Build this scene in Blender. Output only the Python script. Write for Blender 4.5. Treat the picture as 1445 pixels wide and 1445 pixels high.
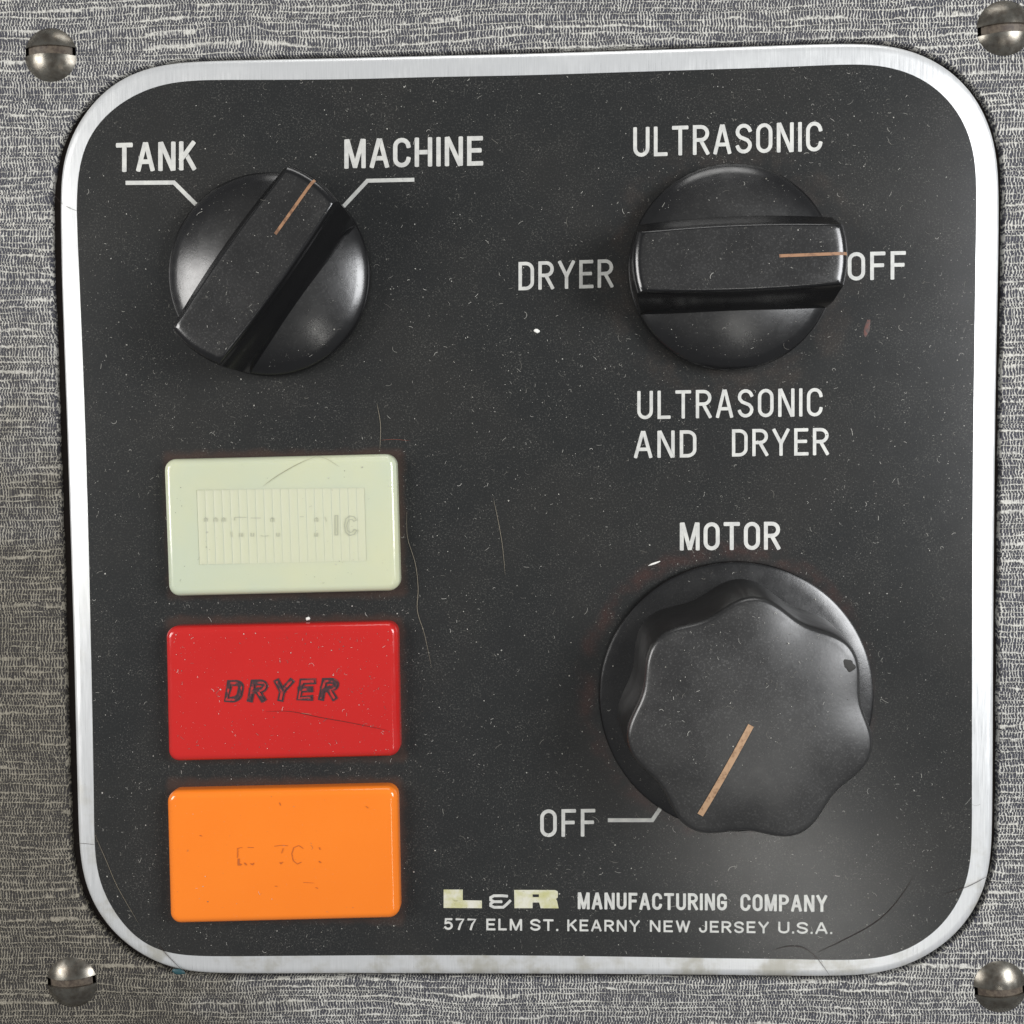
import bpy, bmesh, math, random
from mathutils import Matrix, Vector
random.seed(7)
for o in list(bpy.data.objects): bpy.data.objects.remove(o)
S = bpy.context.scene
COL = S.collection
MM = 0.001
# ------------------------------------------------------------------ camera
CAM_H = 170.0            # mm above the panel face
F_PX = 1700.0; C_PX = 722.5
def rot(a, b, c):
    return Matrix.Rotation(c, 3, 'Z') @ Matrix.Rotation(b, 3, 'Y') @ Matrix.Rotation(a, 3, 'X')
R = rot(-0.04757346, -0.04042426, 0.01114213)
cam_d = bpy.data.cameras.new('camera'); cam = bpy.data.objects.new('camera', cam_d); COL.objects.link(cam)
cam_d.sensor_width = 36; cam_d.lens = 36 * F_PX / 1445; cam_d.clip_start = 0.01; cam_d.clip_end = 10
m = Matrix(((R[0][0], -R[0][1], -R[0][2], 0), (-R[1][0], R[1][1], R[1][2], 0), (-R[2][0], R[2][1], R[2][2], CAM_H * MM), (0, 0, 0, 1)))
cam.matrix_world = m
S.camera = cam
# ------------------------------------------------------------------ world, lamps, exposure
W = bpy.data.worlds.new('World'); S.world = W; W.use_nodes = True
W.node_tree.nodes['Background'].inputs[0].default_value = (0.95, 0.97, 1.0, 1)
W.node_tree.nodes['Background'].inputs[1].default_value = 0.21
def lamp(name, loc, target, sx, sy, power, col):
    d = bpy.data.lights.new(name, 'AREA'); d.shape = 'RECTANGLE'; d.size = sx; d.size_y = sy; d.energy = power; d.color = col
    o = bpy.data.objects.new(name, d); COL.objects.link(o); o.location = loc
    o.rotation_euler = (Vector(target) - Vector(loc)).to_track_quat('-Z', 'Y').to_euler(); return o
lamp('softbox_left', (-0.30, 0.03, 0.20), (-0.02, 0, 0), 0.15, 0.15, 0.92, (1, 0.98, 0.96))
lamp('softbox_right', (0.25, 0.04, 0.235), (0.02, 0, 0), 0.17, 0.15, 1.34, (0.97, 0.98, 1.0))
lamp('fill_top', (0.03, 0.50, 0.13), (0, 0, 0), 0.30, 0.12, 0.55, (1, 0.99, 0.97))  # unseen fill from above, added to throw weak shadows downwards
lamp('lamp_low', (0.126, -0.232, 0.5), (0.03, -0.05, 0), 0.03, 0.14, 0.16, (1, 0.98, 0.93))
S.view_settings.view_transform = 'Standard'; S.view_settings.look = 'None'
S.view_settings.exposure = 0; S.view_settings.gamma = 1
S.render.engine = 'CYCLES'; S.render.resolution_x = 1024; S.render.resolution_y = 1024

# ------------------------------------------------------------------ helpers
def P(x, y, z=0.0):
    """photo pixel -> point (mm) on the level z above the panel face"""
    d = R @ Vector(((x - C_PX) / F_PX, (y - C_PX) / F_PX, 1))
    k = (CAM_H - z) / d.z
    return Vector((d.x * k, -d.y * k, z))
def tag(o, label=None, cat=None, group=None, kind=None):
    for k, v in (('label', label), ('category', cat), ('group', group), ('kind', kind)):
        if v: o[k] = v
    return o
def wloc(o):
    v = Vector((0, 0, 0))
    while o: v += o.location; o = o.parent
    return v
def obj(name, verts, faces, mat, parent=None, origin=None, smooth=30, local=False):
    """verts in mm (world, or local to the parent if local=True)"""
    og = Vector(origin) * MM if origin is not None else (Vector((0, 0, 0)) if (parent is None or local) else wloc(parent))
    me = bpy.data.meshes.new(name)
    me.from_pydata([tuple(Vector(v) * MM - og) for v in verts], [], faces)
    me.materials.append(mat)
    if smooth:
        me.polygons.foreach_set('use_smooth', [True] * len(me.polygons))
        me.set_sharp_from_angle(angle=math.radians(smooth))
    me.update()
    o = bpy.data.objects.new(name, me); COL.objects.link(o)
    if parent: o.parent = parent
    if origin is not None: o.location = og if not parent else og - wloc(parent)
    return o
def thing(name, loc, rz=0.0, **k):
    o = bpy.data.objects.new(name, None); COL.objects.link(o); o.empty_display_size = 0.005
    o.location = Vector(loc) * MM; o.rotation_euler = (0, 0, rz); return tag(o, **k)
def loft(rings, cap_end=True, cap_start=False):
    n = len(rings[0]); v = []; f = []
    for r in rings: v += list(r)
    for i in range(len(rings) - 1):
        for j in range(n):
            a = i * n + j; b = i * n + (j + 1) % n
            f.append((a, b, b + n, a + n))
    if cap_end: f.append(tuple(range((len(rings) - 1) * n, len(rings) * n)))
    if cap_start: f.append(tuple(reversed(range(n))))
    return v, f
def lathe(profile, n=96, cap=True):
    return loft([[(r * math.cos(t * 2 * math.pi / n), r * math.sin(t * 2 * math.pi / n), z) for t in range(n)] for r, z in profile], cap)
def catmull(pts, sub=6):
    out = []; n = len(pts)
    for i in range(n):
        p0, p1, p2, p3 = (Vector(pts[(i + k) % n]) for k in (-1, 0, 1, 2))
        d0 = max((p1 - p0).length, 1e-6) ** .5; d1 = max((p2 - p1).length, 1e-6) ** .5; d2 = max((p3 - p2).length, 1e-6) ** .5
        m1 = ((p1 - p0) / d0 - (p2 - p0) / (d0 + d1) + (p2 - p1) / d1) * d1
        m2 = ((p2 - p1) / d1 - (p3 - p1) / (d1 + d2) + (p3 - p2) / d2) * d1
        for s in range(sub):
            t = s / sub
            out.append((2*t**3 - 3*t*t + 1) * p1 + (t**3 - 2*t*t + t) * m1 + (-2*t**3 + 3*t*t) * p2 + (t**3 - t*t) * m2)
    return out
def resample(pts, n):
    L = [0]
    for i in range(len(pts)): L.append(L[-1] + (pts[(i + 1) % len(pts)] - pts[i]).length)
    out = []; j = 0
    for k in range(n):
        s = L[-1] * k / n
        while L[j + 1] < s: j += 1
        t = (s - L[j]) / max(L[j + 1] - L[j], 1e-9)
        out.append(pts[j].lerp(pts[(j + 1) % len(pts)], t))
    return out
def smooth_loop(pts, it=6):
    n = len(pts)
    for _ in range(it):
        pts = [pts[i] * .5 + (pts[i - 1] + pts[(i + 1) % n]) * .25 for i in range(n)]
    return pts
def outward(pts, dist):
    """offset a clockwise/anticlockwise closed loop outwards; dist may be a function of the normal"""
    n = len(pts); c = sum(pts, Vector((0, 0, 0))) / n; out = []
    for i in range(n):
        t = pts[(i + 1) % n] - pts[i - 1]; nn = Vector((t.y, -t.x, 0)).normalized()
        if nn.dot(pts[i] - c) < 0: nn = -nn
        d = dist(nn, i) if callable(dist) else dist
        out.append(pts[i] + nn * d)
    return out
def tube(path, r, n=6, taper=0.0):
    rings = []
    for i, p in enumerate(path):
        a = path[max(i - 1, 0)]; b = path[min(i + 1, len(path) - 1)]
        t = (b - a).normalized(); u = t.cross(Vector((0, 0, 1)))
        u = u.normalized() if u.length > 1e-6 else Vector((1, 0, 0)); w = u.cross(t)
        rr = r * (1 - taper * abs(2 * i / (len(path) - 1) - 1) ** 3)
        rings.append([p + (u * math.cos(k * 2 * math.pi / n) + w * math.sin(k * 2 * math.pi / n)) * rr for k in range(n)])
    return loft(rings, True, True)

# ------------------------------------------------------------------ material helpers
def lin(c):
    return tuple(((x / 255) / 12.92 if x / 255 <= .04045 else ((x / 255 + .055) / 1.055) ** 2.4) for x in c) + (1,)
class NB:
    def __init__(s, name):
        s.m = bpy.data.materials.new(name); s.m.use_nodes = True; s.t = s.m.node_tree; s.n = s.t.nodes
        s.b = s.n['Principled BSDF']
    def put(s, sock, v):
        if isinstance(v, bpy.types.NodeSocket): s.t.links.new(v, sock)
        elif v is not None: sock.default_value = v
    def node(s, typ, ins=None, out=0, **at):
        n = s.n.new(typ)
        for k, v in at.items(): setattr(n, k, v)
        for k, v in (ins or {}).items(): s.put(n.inputs[k], v)
        return n.outputs[out]
    def math(s, op, a, b=None, c=None, clamp=False):
        n = s.n.new('ShaderNodeMath'); n.operation = op; n.use_clamp = clamp
        for i, v in enumerate((a, b, c)): s.put(n.inputs[i], v)
        return n.outputs[0]
    def vec(s, op, a, b=None):
        n = s.n.new('ShaderNodeVectorMath'); n.operation = op
        s.put(n.inputs[0], a); s.put(n.inputs[1], b); return n.outputs[0]
    def mm(s, world=False):
        if world: p = s.node('ShaderNodeNewGeometry')
        else: p = s.node('ShaderNodeTexCoord', out=3)
        return s.vec('MULTIPLY', p, (1000, 1000, 1000))
    def sep(s, v):
        n = s.n.new('ShaderNodeSeparateXYZ'); s.put(n.inputs[0], v); return n.outputs[0], n.outputs[1], n.outputs[2]
    def comb(s, x, y, z=0.0):
        n = s.n.new('ShaderNodeCombineXYZ')
        for i, v in enumerate((x, y, z)): s.put(n.inputs[i], v)
        return n.outputs[0]
    def noise(s, v, scale, detail=2.0, rough=.5, dist=0.0):
        return s.node('ShaderNodeTexNoise', {'Vector': v, 'Scale': scale, 'Detail': detail, 'Roughness': rough, 'Distortion': dist})
    def ramp(s, v, lo, hi, a=0.0, b=1.0, smooth=True):
        return s.node('ShaderNodeMapRange', {'Value': v, 'From Min': lo, 'From Max': hi, 'To Min': a, 'To Max': b},
                      interpolation_type='SMOOTHSTEP' if smooth else 'LINEAR')
    def mix(s, f, a, b):
        n = s.n.new('ShaderNodeMix'); n.data_type = 'RGBA'
        s.put(n.inputs[0], f); s.put(n.inputs[6], a); s.put(n.inputs[7], b); return n.outputs[2]
    def bump(s, h, dist_mm, strength=1.0, normal=None):
        return s.node('ShaderNodeBump', {'Height': h, 'Distance': dist_mm * MM, 'Strength': strength, 'Normal': normal})
    def set(s, **k):
        for a, v in k.items(): s.put(s.b.inputs[a.replace('_', ' ')], v)
        return s.m

def mat_fabric():
    b = NB('woven_covering'); v = b.mm(); x, y, z = b.sep(v)
    wy = b.math('MULTIPLY', b.math('SUBTRACT', b.noise(b.vec('MULTIPLY', v, (.045, .09, 1)), 1, 2), .5), 1.9)
    wj = b.math('MULTIPLY', b.math('SUBTRACT', b.noise(b.vec('MULTIPLY', v, (.35, .5, 1)), 1, 2), .5), .5)
    w1 = b.math('MULTIPLY', b.math('SUBTRACT', b.noise(b.comb(b.math('MULTIPLY', x, .02), b.math('MULTIPLY', y, .55)), 1, 2), .5), 1.9)
    w2 = b.math('MULTIPLY', b.math('SUBTRACT', b.noise(b.vec('MULTIPLY', v, (2.6, 1.1, 1)), 1, 2), .5), .42)
    yw = b.math('ADD', b.math('ADD', b.math('ADD', b.math('ADD', y, wy), wj), w1), w2)
    PY = .9
    ry = b.math('DIVIDE', yw, PY); row = b.math('FLOOR', ry); fr = b.math('FRACT', ry)
    d = b.math('MULTIPLY', b.math('ABSOLUTE', b.math('SUBTRACT', fr, .5)), 2)          # 0 on the thread, 1 between
    brk = b.noise(b.comb(b.math('MULTIPLY', x, 3.6), b.math('MULTIPLY', row, 3.7)), 1, 3)
    thick = b.ramp(b.noise(b.comb(b.math('MULTIPLY', x, .22), b.math('MULTIPLY', row, 5.3)), 1, 1), .36, .62, .10, .24)
    thr = b.ramp(b.math('SUBTRACT', b.math('ADD', thick, b.math('MULTIPLY', b.math('SUBTRACT', brk, .5), .85)), d), -.26, .2)
    # the short upright stitches between the rows
    rrow = b.node('ShaderNodeTexWhiteNoise', {'W': row}, noise_dimensions='1D')
    xw = b.math('ADD', b.math('ADD', x, b.math('MULTIPLY', rrow, 3.0)), b.math('MULTIPLY', b.math('SUBTRACT', b.noise(v, 1.1, 2), .5), .7))
    t = b.math('MULTIPLY', b.math('ABSOLUTE', b.math('SUBTRACT', b.math('FRACT', b.math('DIVIDE', xw, .43)), .5)), 2)
    amt = b.ramp(b.noise(b.comb(b.math('MULTIPLY', x, .75), b.math('MULTIPLY', row, 2.1)), 1, 2), .32, .62, .2, .5)
    tick = b.ramp(b.math('SUBTRACT', b.math('ADD', amt, b.math('MULTIPLY', b.math('SUBTRACT', b.noise(v, 3.0, 2), .5), .6)), t), -.25, .28)
    h = b.math('MAXIMUM', thr, b.math('MULTIPLY', tick, b.ramp(b.noise(b.vec('MULTIPLY', v, (.35, .5, 1)), 1, 2), .35, .65, .72, .98)))
    grit = b.noise(v, 7.0, 3, .7)
    h2 = b.math('ADD', b.math('MULTIPLY', h, .8), b.math('MULTIPLY', grit, .35))
    low = b.noise(v, .05, 3)
    light = b.mix(b.noise(v, .35, 3), lin((212, 210, 200)), lin((196, 195, 190)))
    dark = b.mix(low, lin((58, 61, 74)), lin((80, 79, 82)))
    fac = b.ramp(b.math('ADD', h, b.math('MULTIPLY', b.math('SUBTRACT', grit, .5), .7)), .02, .92)
    mid = lin((132, 130, 130))
    c = b.mix(b.ramp(fac, .45, 1, 0, 1, False), b.mix(b.ramp(fac, 0, .45, 0, 1, False), dark, mid), light)
    # grime, with the light's falloff painted in: heavier towards the lower left
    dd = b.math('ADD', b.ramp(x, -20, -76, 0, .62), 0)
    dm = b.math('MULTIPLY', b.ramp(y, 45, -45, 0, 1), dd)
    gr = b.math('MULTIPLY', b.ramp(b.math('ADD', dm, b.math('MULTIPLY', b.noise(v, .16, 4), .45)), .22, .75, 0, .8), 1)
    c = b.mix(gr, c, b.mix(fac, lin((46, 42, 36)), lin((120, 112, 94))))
    b.set(Base_Color=c, Roughness=.62, Specular_IOR_Level=.3, Normal=b.bump(h2, .42, 1.0))
    return b.m
def mat_metal_plate():
    b = NB('brushed_aluminium'); v = b.mm(True)
    br = b.noise(b.vec('MULTIPLY', v, (5.5, .22, 1)), 1, 4, .65)
    br2 = b.noise(b.vec('MULTIPLY', v, (2, .05, 1)), 1, 2)
    tar = b.ramp(b.noise(v, .14, 5, .6), .46, .66, 0, .5)
    x, y, z = b.sep(v)
    low = b.math('MAXIMUM', b.ramp(y, -48, -62, 0.06, 1), b.math('MULTIPLY', b.ramp(x, -55, -66, 0, .6), b.ramp(y, -10, -45, .15, 1)))
    c = b.mix(br, lin((212, 214, 214)), lin((242, 243, 243)))
    c = b.mix(b.math('MULTIPLY', tar, low), c, lin((148, 140, 108)))
    b.set(Base_Color=c, Metallic=.55, Roughness=b.math('ADD', b.ramp(br, .2, .8, .24, .4, False), b.math('MULTIPLY', tar, .15)), Normal=b.bump(b.math('ADD', br, br2), .012, .6))
    return b.m
PLATE_BOXES = []      # filled before the material is built: (cx, cy, hx, hy) of the indicator caps
CIRC = []
def mat_black_face():
    b = NB('black_anodised_face'); v = b.mm(True); x, y, z = b.sep(v)
    sp = b.ramp(b.noise(v, 4.2, 3, .75), .5, .78, 0, .3)
    sp2 = b.ramp(b.noise(v, .22, 4, .6), .35, .7, 0, 1)
    patch = b.ramp(b.noise(v, .045, 3, .55), .4, .68, 0, 1)
    dustn = b.ramp(b.node('ShaderNodeTexVoronoi', {'Vector': v, 'Scale': 1.7}, feature='F1'), .02, .11, .5, 0)
    c = b.mix(patch, lin((36, 37, 37)), lin((41, 41, 40)))
    c = b.mix(b.math('MULTIPLY', sp, b.math('ADD', b.math('MULTIPLY', sp2, .7), .3)), c, lin((160, 158, 150)))
    c = b.mix(dustn, c, lin((120, 118, 112)))
    # old brown residue hugging the indicator caps and the knob skirts
    for cx, cy, hx, hy in PLATE_BOXES:
        qx = b.math('MAXIMUM', b.math('SUBTRACT', b.math('ABSOLUTE', b.math('SUBTRACT', x, cx)), hx), 0)
        qy = b.math('MAXIMUM', b.math('SUBTRACT', b.math('ABSOLUTE', b.math('SUBTRACT', y, cy)), hy), 0)
        d = b.math('ADD', b.math('SQRT', b.math('ADD', b.math('MULTIPLY', qx, qx), b.math('MULTIPLY', qy, qy))),
                   b.math('MULTIPLY', b.math('SUBTRACT', b.noise(v, .45, 4), .5), 1.6))
        c = b.mix(b.ramp(d, .2, 1.5, .42, 0), c, lin((78, 57, 48)))
    for cx, cy, r, col, k in CIRC:
        d = b.math('SUBTRACT', b.node('ShaderNodeVectorMath', {0: b.vec('MULTIPLY', b.vec('SUBTRACT', v, (cx, cy, 0)), (1, 1, 0))}, out=1, operation='LENGTH'), r)
        d = b.math('ADD', b.math('ABSOLUTE', d), b.math('MULTIPLY', b.math('SUBTRACT', b.noise(v, .2, 4), .5), 3.0))
        c = b.mix(b.math('MULTIPLY', b.ramp(d, 0, 2.0, k, 0), sp2), c, lin(col))
    rg = b.ramp(b.noise(v, .3, 2), .3, .75, .225, .24)
    b.set(Base_Color=c, Roughness=rg, Specular_IOR_Level=.5, Normal=b.bump(b.noise(v, 6, 3), .02, .35))
    return b.m
def mat_print(name, a, bb=None, scale=.8):
    b = NB(name); v = b.mm(True)
    c = b.mix(b.ramp(b.noise(v, scale, 4, .6), .35, .65), lin(a), lin(bb or a))
    c = b.mix(b.ramp(b.noise(v, 5, 3, .7), .6, .75, 0, .4), c, lin((90, 88, 84)))
    b.set(Base_Color=c, Roughness=.45, Metallic=.15); return b.m
def mat_black_plastic(name, dust=.5, rough=.22, cut=.93, wall=0.0):
    b = NB(name); v = b.mm()
    n = b.node('ShaderNodeNewGeometry', out=1); _, _, nz = b.sep(n)
    f = b.ramp(nz, cut, .995, dust * .25 * wall, dust)
    sp = b.ramp(b.noise(v, 3.6, 3, .7), .5, .75, .35, 1)
    cl = b.ramp(b.noise(v, .16, 2), .25, .7, .6, 1)
    f = b.math('MULTIPLY', b.math('MULTIPLY', f, cl), sp)
    c = b.mix(f, lin((17, 17, 18)), lin((112, 111, 108)))
    rg = b.math('ADD', b.math('MULTIPLY', f, .6), b.ramp(b.noise(v, .6, 2), .3, .7, rough * .92, rough * 1.1))
    b.set(Base_Color=c, Roughness=rg, Specular_IOR_Level=.72, Normal=b.bump(b.noise(v, 1.3, 4, .7), .022, .5)); return b.m
def mat_cap(name, col, col2, sss=.0):
    b = NB(name); v = b.mm()
    c = b.mix(b.noise(v, .09, 3), lin(col), lin(col2))
    c = b.mix(b.ramp(b.noise(v, 4.5, 3, .7), .66, .8, 0, .35), c, lin((200, 190, 180)))
    b.set(Base_Color=c, Roughness=b.ramp(b.noise(v, .5, 4), .3, .7, .10, .17), Specular_IOR_Level=.6, Normal=b.bump(b.noise(v, 2.5, 3), .008, .2))
    if sss: b.set(Subsurface_Weight=sss, Subsurface_Scale=.002, Subsurface_Radius=(1, 1, .7))
    return b.m
def mat_worn(name, ink, ground, lo=.42, hi=.56, scale=.9):
    b = NB(name); v = b.mm(True)
    c = b.mix(b.ramp(b.noise(v, scale, 3, .6), lo, hi), lin(ink), lin(ground))
    b.set(Base_Color=c, Roughness=.55); return b.m
def mat_screw():
    b = NB('dull_nickel'); v = b.mm()
    c = b.mix(b.ramp(b.noise(v, .7, 4, .6), .35, .7), lin((124, 121, 113)), lin((96, 90, 82)))
    c = b.mix(b.ramp(b.noise(v, 3, 3), .6, .72, 0, .4), c, lin((150, 140, 120)))
    b.set(Base_Color=c, Metallic=.85, Roughness=b.ramp(b.noise(v, .9, 4), .3, .7, .25, .36), Normal=b.bump(b.noise(v, 3, 3), .012, .3)); return b.m
def mat_plain(name, col, rough=.6, **k):
    b = NB(name); b.set(Base_Color=lin(col), Roughness=rough, **k); return b.m
def mat_speck(name, a, bb):
    b = NB(name); c = b.mix(b.node('ShaderNodeNewGeometry', out=8), lin(a), lin(bb)); b.set(Base_Color=c, Roughness=.8); return b.m

# ------------------------------------------------------------------ outlines measured on the photograph
INNER = [(262,113.7),(386,112.7),(490,111.8),(600,108.9),(750,106),(900,101.2),(1000,98.1),(1104,94.7),(1180,91.4),(1234,90.5),(1267.8,96.8),(1297,107.5),(1327,128),(1352.6,157),(1369.5,192.6),(1377,226.5),(1378,250),
 (1376.2,400),(1375,500),(1373.5,600),(1372.3,750),(1371.8,900),(1371.5,1100),(1371.3,1190),(1369.5,1225),(1363.6,1249),(1352.6,1274),(1335.6,1300),(1310,1323.8),(1281.4,1340.7),(1251,1351),(1217,1354.6),
 (1104,1353.2),(1000,1352),(900,1350.2),(750,1348.4),(600,1347.8),(490,1348.2),(300,1349.4),(263,1348.8),(230,1344.5),(204.9,1334),(180,1313),(157,1281),(140,1246),(134.5,1216),(133,1170),
 (132,1100),(130.2,1000),(128,900),(124.6,750),(120.2,600),(116.5,500),(112.3,400),(107.9,270),(110.7,240),(117.6,207.6),(129.8,184),(150.5,160),(174,142),(202.4,127),(230,118)]
OUTER = [(262,85.5),(386,82),(490,80),(600,77),(750,73.6),(900,69),(1000,65.8),(1104,62),(1180,59.8),(1234,60),(1267.8,63.7),(1301.7,74),(1332,89.5),(1361,113),(1383,141.7),(1398.4,174),(1407.7,209.5),(1411,250),
 (1410,400),(1408,500),(1406.2,600),(1404.6,750),(1403.4,900),(1402.5,1100),(1401.3,1190),(1398.4,1229),(1391,1257),(1377,1287),(1357.7,1313.6),(1333,1336),(1305,1354),(1276,1367),(1242,1375.8),(1205,1379),
 (1104,1379),(1000,1377.8),(900,1377),(750,1376.2),(600,1375.8),(490,1375.4),(310,1375.5),(262,1373),(226,1363.5),(193.8,1347),(163.3,1323.5),(137,1291),(119,1253),(110.9,1210.7),(109,1170),
 (107,1100),(104.4,1000),(102,900),(97.4,750),(92.6,600),(89,500),(85.5,400),(83.6,290),(84.5,240),(91.7,206),(101,184),(113.5,163),(131.5,140),(151.5,120),(180,103.5),(207.6,93.2),(235,88)]
NL = 480
inner = smooth_loop(resample(catmull([P(*p) for p in INNER]), NL), 14)
outer = smooth_loop(resample(catmull([P(*p) for p in OUTER]), NL), 14)

# ------------------------------------------------------------------ case covering with its cut-out, and the dark recess
FZ = -0.7
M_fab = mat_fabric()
hole0 = smooth_loop(outward(outer, lambda n, i: .6 + 1.0 * max(-n.x, 0) ** 2 + .35 * max(n.x, 0) + .5 * max(n.x * n.y, 0) + .2 * max(-n.y, 0)), 8)
rag = [random.uniform(-1, 1) for _ in range(NL)]
rag = [(rag[i] + rag[i-1] * .6) * .07 for i in range(NL)]
hole = outward(hole0, lambda n, i: rag[i])
hc = sum(hole, Vector((0, 0, 0))) / NL
def flatz(pts, z): return [Vector((p.x, p.y, z)) for p in pts]
lip = outward(hole, .25)
far = []
for p in hole:
    d = (p - hc); k = 130 / max(abs(d.x), abs(d.y)); far.append(hc + d * k)
mid = outward(hole, 2.0)
v, f = loft([flatz(outward(hole, -.02), FZ - 1.6), flatz(hole, FZ - .22), flatz([a.lerp(b_, .35) for a, b_ in zip(hole, lip)], FZ - .06), flatz(lip, FZ), flatz(mid, FZ), flatz(far, FZ)], cap_end=False)
f = [tuple(reversed(q)) for q in f]
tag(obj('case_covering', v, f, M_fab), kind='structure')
rec = outward(hole, 4)
tag(obj('case_recess', flatz(rec, FZ - 1.5), [tuple(range(NL))], mat_plain('recess_dark', (38, 30, 26), .9)), kind='structure')

# ------------------------------------------------------------------ the metal name plate
pc = P(740, 722)
plate = thing('control_panel', (pc.x, pc.y, -1.6), label='square black faceplate with rounded corners, bare metal rim and white lettering', cat='control panel')
M_al = mat_metal_plate()
rings = [flatz(outer, -1.6), flatz(outer, -.62)]
for k in range(1, 7):
    a = k / 6 * math.pi / 2
    rings.append(flatz(outward(outer, -1.15 * (1 - math.cos(a))), -.62 + .62 * math.sin(a)))
v, f = loft(rings); f[-1] = tuple(f[-1])
obj('metal_plate', v, f, M_al, plate, smooth=40)

# geometry of the caps, needed by the face's residue
CAPS = {  # l, r, top-left y, top-right y, bottom-left y, bottom-right y, lean (x shift from top to bottom) on the left and right side
 'pale': (231.3, 560.5, 648, 640.3, 841.5, 833.5, 7, 6),
 'red': (234, 562.8, 881.8, 875, 1074.3, 1067, 4, 4),
 'orange': (235.6, 562.6, 1111.6, 1104.8, 1303, 1295, 5, 4)}
CAP_Z = 2.5
def cap_quad(k):
    l, r, tl, tr, bl, br_, dl, dr = CAPS[k]
    zo, zi = 1.9, .3
    def pt(x, zx, y, zy): return Vector((P(x, y, zx).x, P(x, y, zy).y, 0))
    return [pt(l, zo, tl, zi), pt(r, zi, tr, zi), pt(r + dr, zi, br_, zo), pt(l + dl, zo, bl, zo)]
for k in CAPS:
    q = cap_quad(k); xs = [p.x for p in q]; ys = [p.y for p in q]
    PLATE_BOXES.append(((min(xs) + max(xs)) / 2, (min(ys) + max(ys)) / 2, (max(xs) - min(xs)) / 2 - .3, (max(ys) - min(ys)) / 2 - .3))
KL = P(381, 388.5, 1.5); KR = P(1031, 378.5, 1.5); KM = P(1038, 983.5, .8)
CIRC += [(KM.x - 1.2, KM.y + .8, 19.8, (76, 46, 40), .45), (KR.x, KR.y, 15.2, (70, 60, 54), .35), (KR.x + .3, KR.y, 17.2, (72, 60, 52), .2)]
obj('black_face', flatz(inner, .02), [tuple(range(NL))], mat_black_face(), plate, smooth=0)

# ------------------------------------------------------------------ stroke lettering
def arc(cx, cy, rx, ry, a0, a1, n=10):
    return [(cx + rx * math.cos(math.radians(a0 + (a1 - a0) * i / n)), cy + ry * math.sin(math.radians(a0 + (a1 - a0) * i / n))) for i in range(n + 1)]
def glyph(c, w0=.42):
    w = w0; h = w / 2; e = min(.30, .62 * w)         # e: vertical radius of the rounded ends
    if c == 'A': return w * 1.12, [[(0, 0), (w*.50, 1)], [(w*.62, 1), (w*1.12, 0)], [(w*.17, .30), (w*.95, .30)]]
    if c == 'C': return w, [arc(h, 1-e, h, e, 5, 180) + arc(h, e, h, e, 180, 355)]
    if c == 'D': return w, [[(0, 0), (0, 1), (h*.9, 1)] + arc(h*.9, 1-e, w-h*.9, e, 90, 0)[1:] + arc(h*.9, e, w-h*.9, e, 0, -90) + [(0, 0)]]
    if c == 'E': return w*.88, [[(w*.88, 1), (0, 1), (0, 0), (w*.9, 0)], [(0, .52), (w*.78, .52)]]
    if c == 'F': return w*.85, [[(w*.85, 1), (0, 1), (0, 0)], [(0, .52), (w*.75, .52)]]
    if c == 'G': return w, [arc(h, 1-e, h, e, 8, 180) + arc(h, e, h, e, 180, 360) + [(w, .46), (w*.55, .46)]]
    if c == 'H': return w, [[(0, 0), (0, 1)], [(w, 0), (w, 1)], [(0, .5), (w, .5)]]
    if c == 'I': return .0, [[(0, 0), (0, 1)]]
    if c == 'J': return w*.8, [[(w*.8, 1), (w*.8, e)] + arc(w*.4, e, w*.4, e, 0, -180)[1:]]
    if c == 'K': return w, [[(0, 0), (0, 1)], [(w*.95, 1), (0, .36)], [(w*.34, .6), (w, 0)]]
    if c == 'L': return w*.8, [[(0, 1), (0, 0), (w*.8, 0)]]
    if c == 'M': return w*1.3, [[(0, 0), (0, 1)], [(.04, 1), (w*.62, .02)], [(w*.68, .02), (w*1.3 - .04, 1)], [(w*1.3, 1), (w*1.3, 0)]]
    if c == 'N': return w*1.05, [[(0, 0), (0, 1)], [(.04, 1), (w*1.05 - .04, 0)], [(w*1.05, 0), (w*1.05, 1)]]
    if c == 'O': return w, [arc(h, 1-e, h, e, 0, 180) + arc(h, e, h, e, 180, 360) + [(w, 1-e)]]
    if c == 'P': return w, [[(0, 0), (0, 1), (h, 1)] + arc(h, .74, h, .26, 90, -90)[1:] + [(0, .48)]]
    if c == 'R': return w, [[(0, 0), (0, 1), (h, 1)] + arc(h, .75, h, .25, 90, -90)[1:] + [(0, .5)], [(h*.95, .5), (w*1.02, 0)]]
    if c == 'S': return w, [arc(h, .755, h, .245, 15, 200, 9) + [(w*.22, .56), (w*.78, .44)] + arc(h, .245, h, .245, 20, -165, 9)]
    if c == 'T': return w*1.02, [[(0, 1), (w*1.02, 1)], [(w*.51, 1), (w*.51, 0)]]
    if c == 'U': return w, [[(0, 1), (0, e)] + arc(h, e, h, e, 180, 360)[1:] + [(w, 1)]]
    if c == 'W': return w*1.5, [[(0, 1), (w*.38, 0)], [(w*.38, 0), (w*.75, 1)], [(w*.75, 1), (w*1.12, 0)], [(w*1.12, 0), (w*1.5, 1)]]
    if c == 'Y': return w*1.1, [[(0, 1), (w*.55, .45)], [(w*.55, .45), (w*1.1, 1)], [(w*.55, .45), (w*.55, 0)]]
    if c == '5': return w*.9, [[(w*.85, 1), (w*.14, 1), (w*.05, .56)] + arc(h*.9, .33, h*.92, .33, 130, -150, 12)]
    if c == '7': return w*.9, [[(0, 1), (w*.9, 1), (w*.5, .5), (w*.3, 0)]]
    if c == '.': return .0, [[(0, 0), (0, .02)]]
    return w * .5, []
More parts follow.
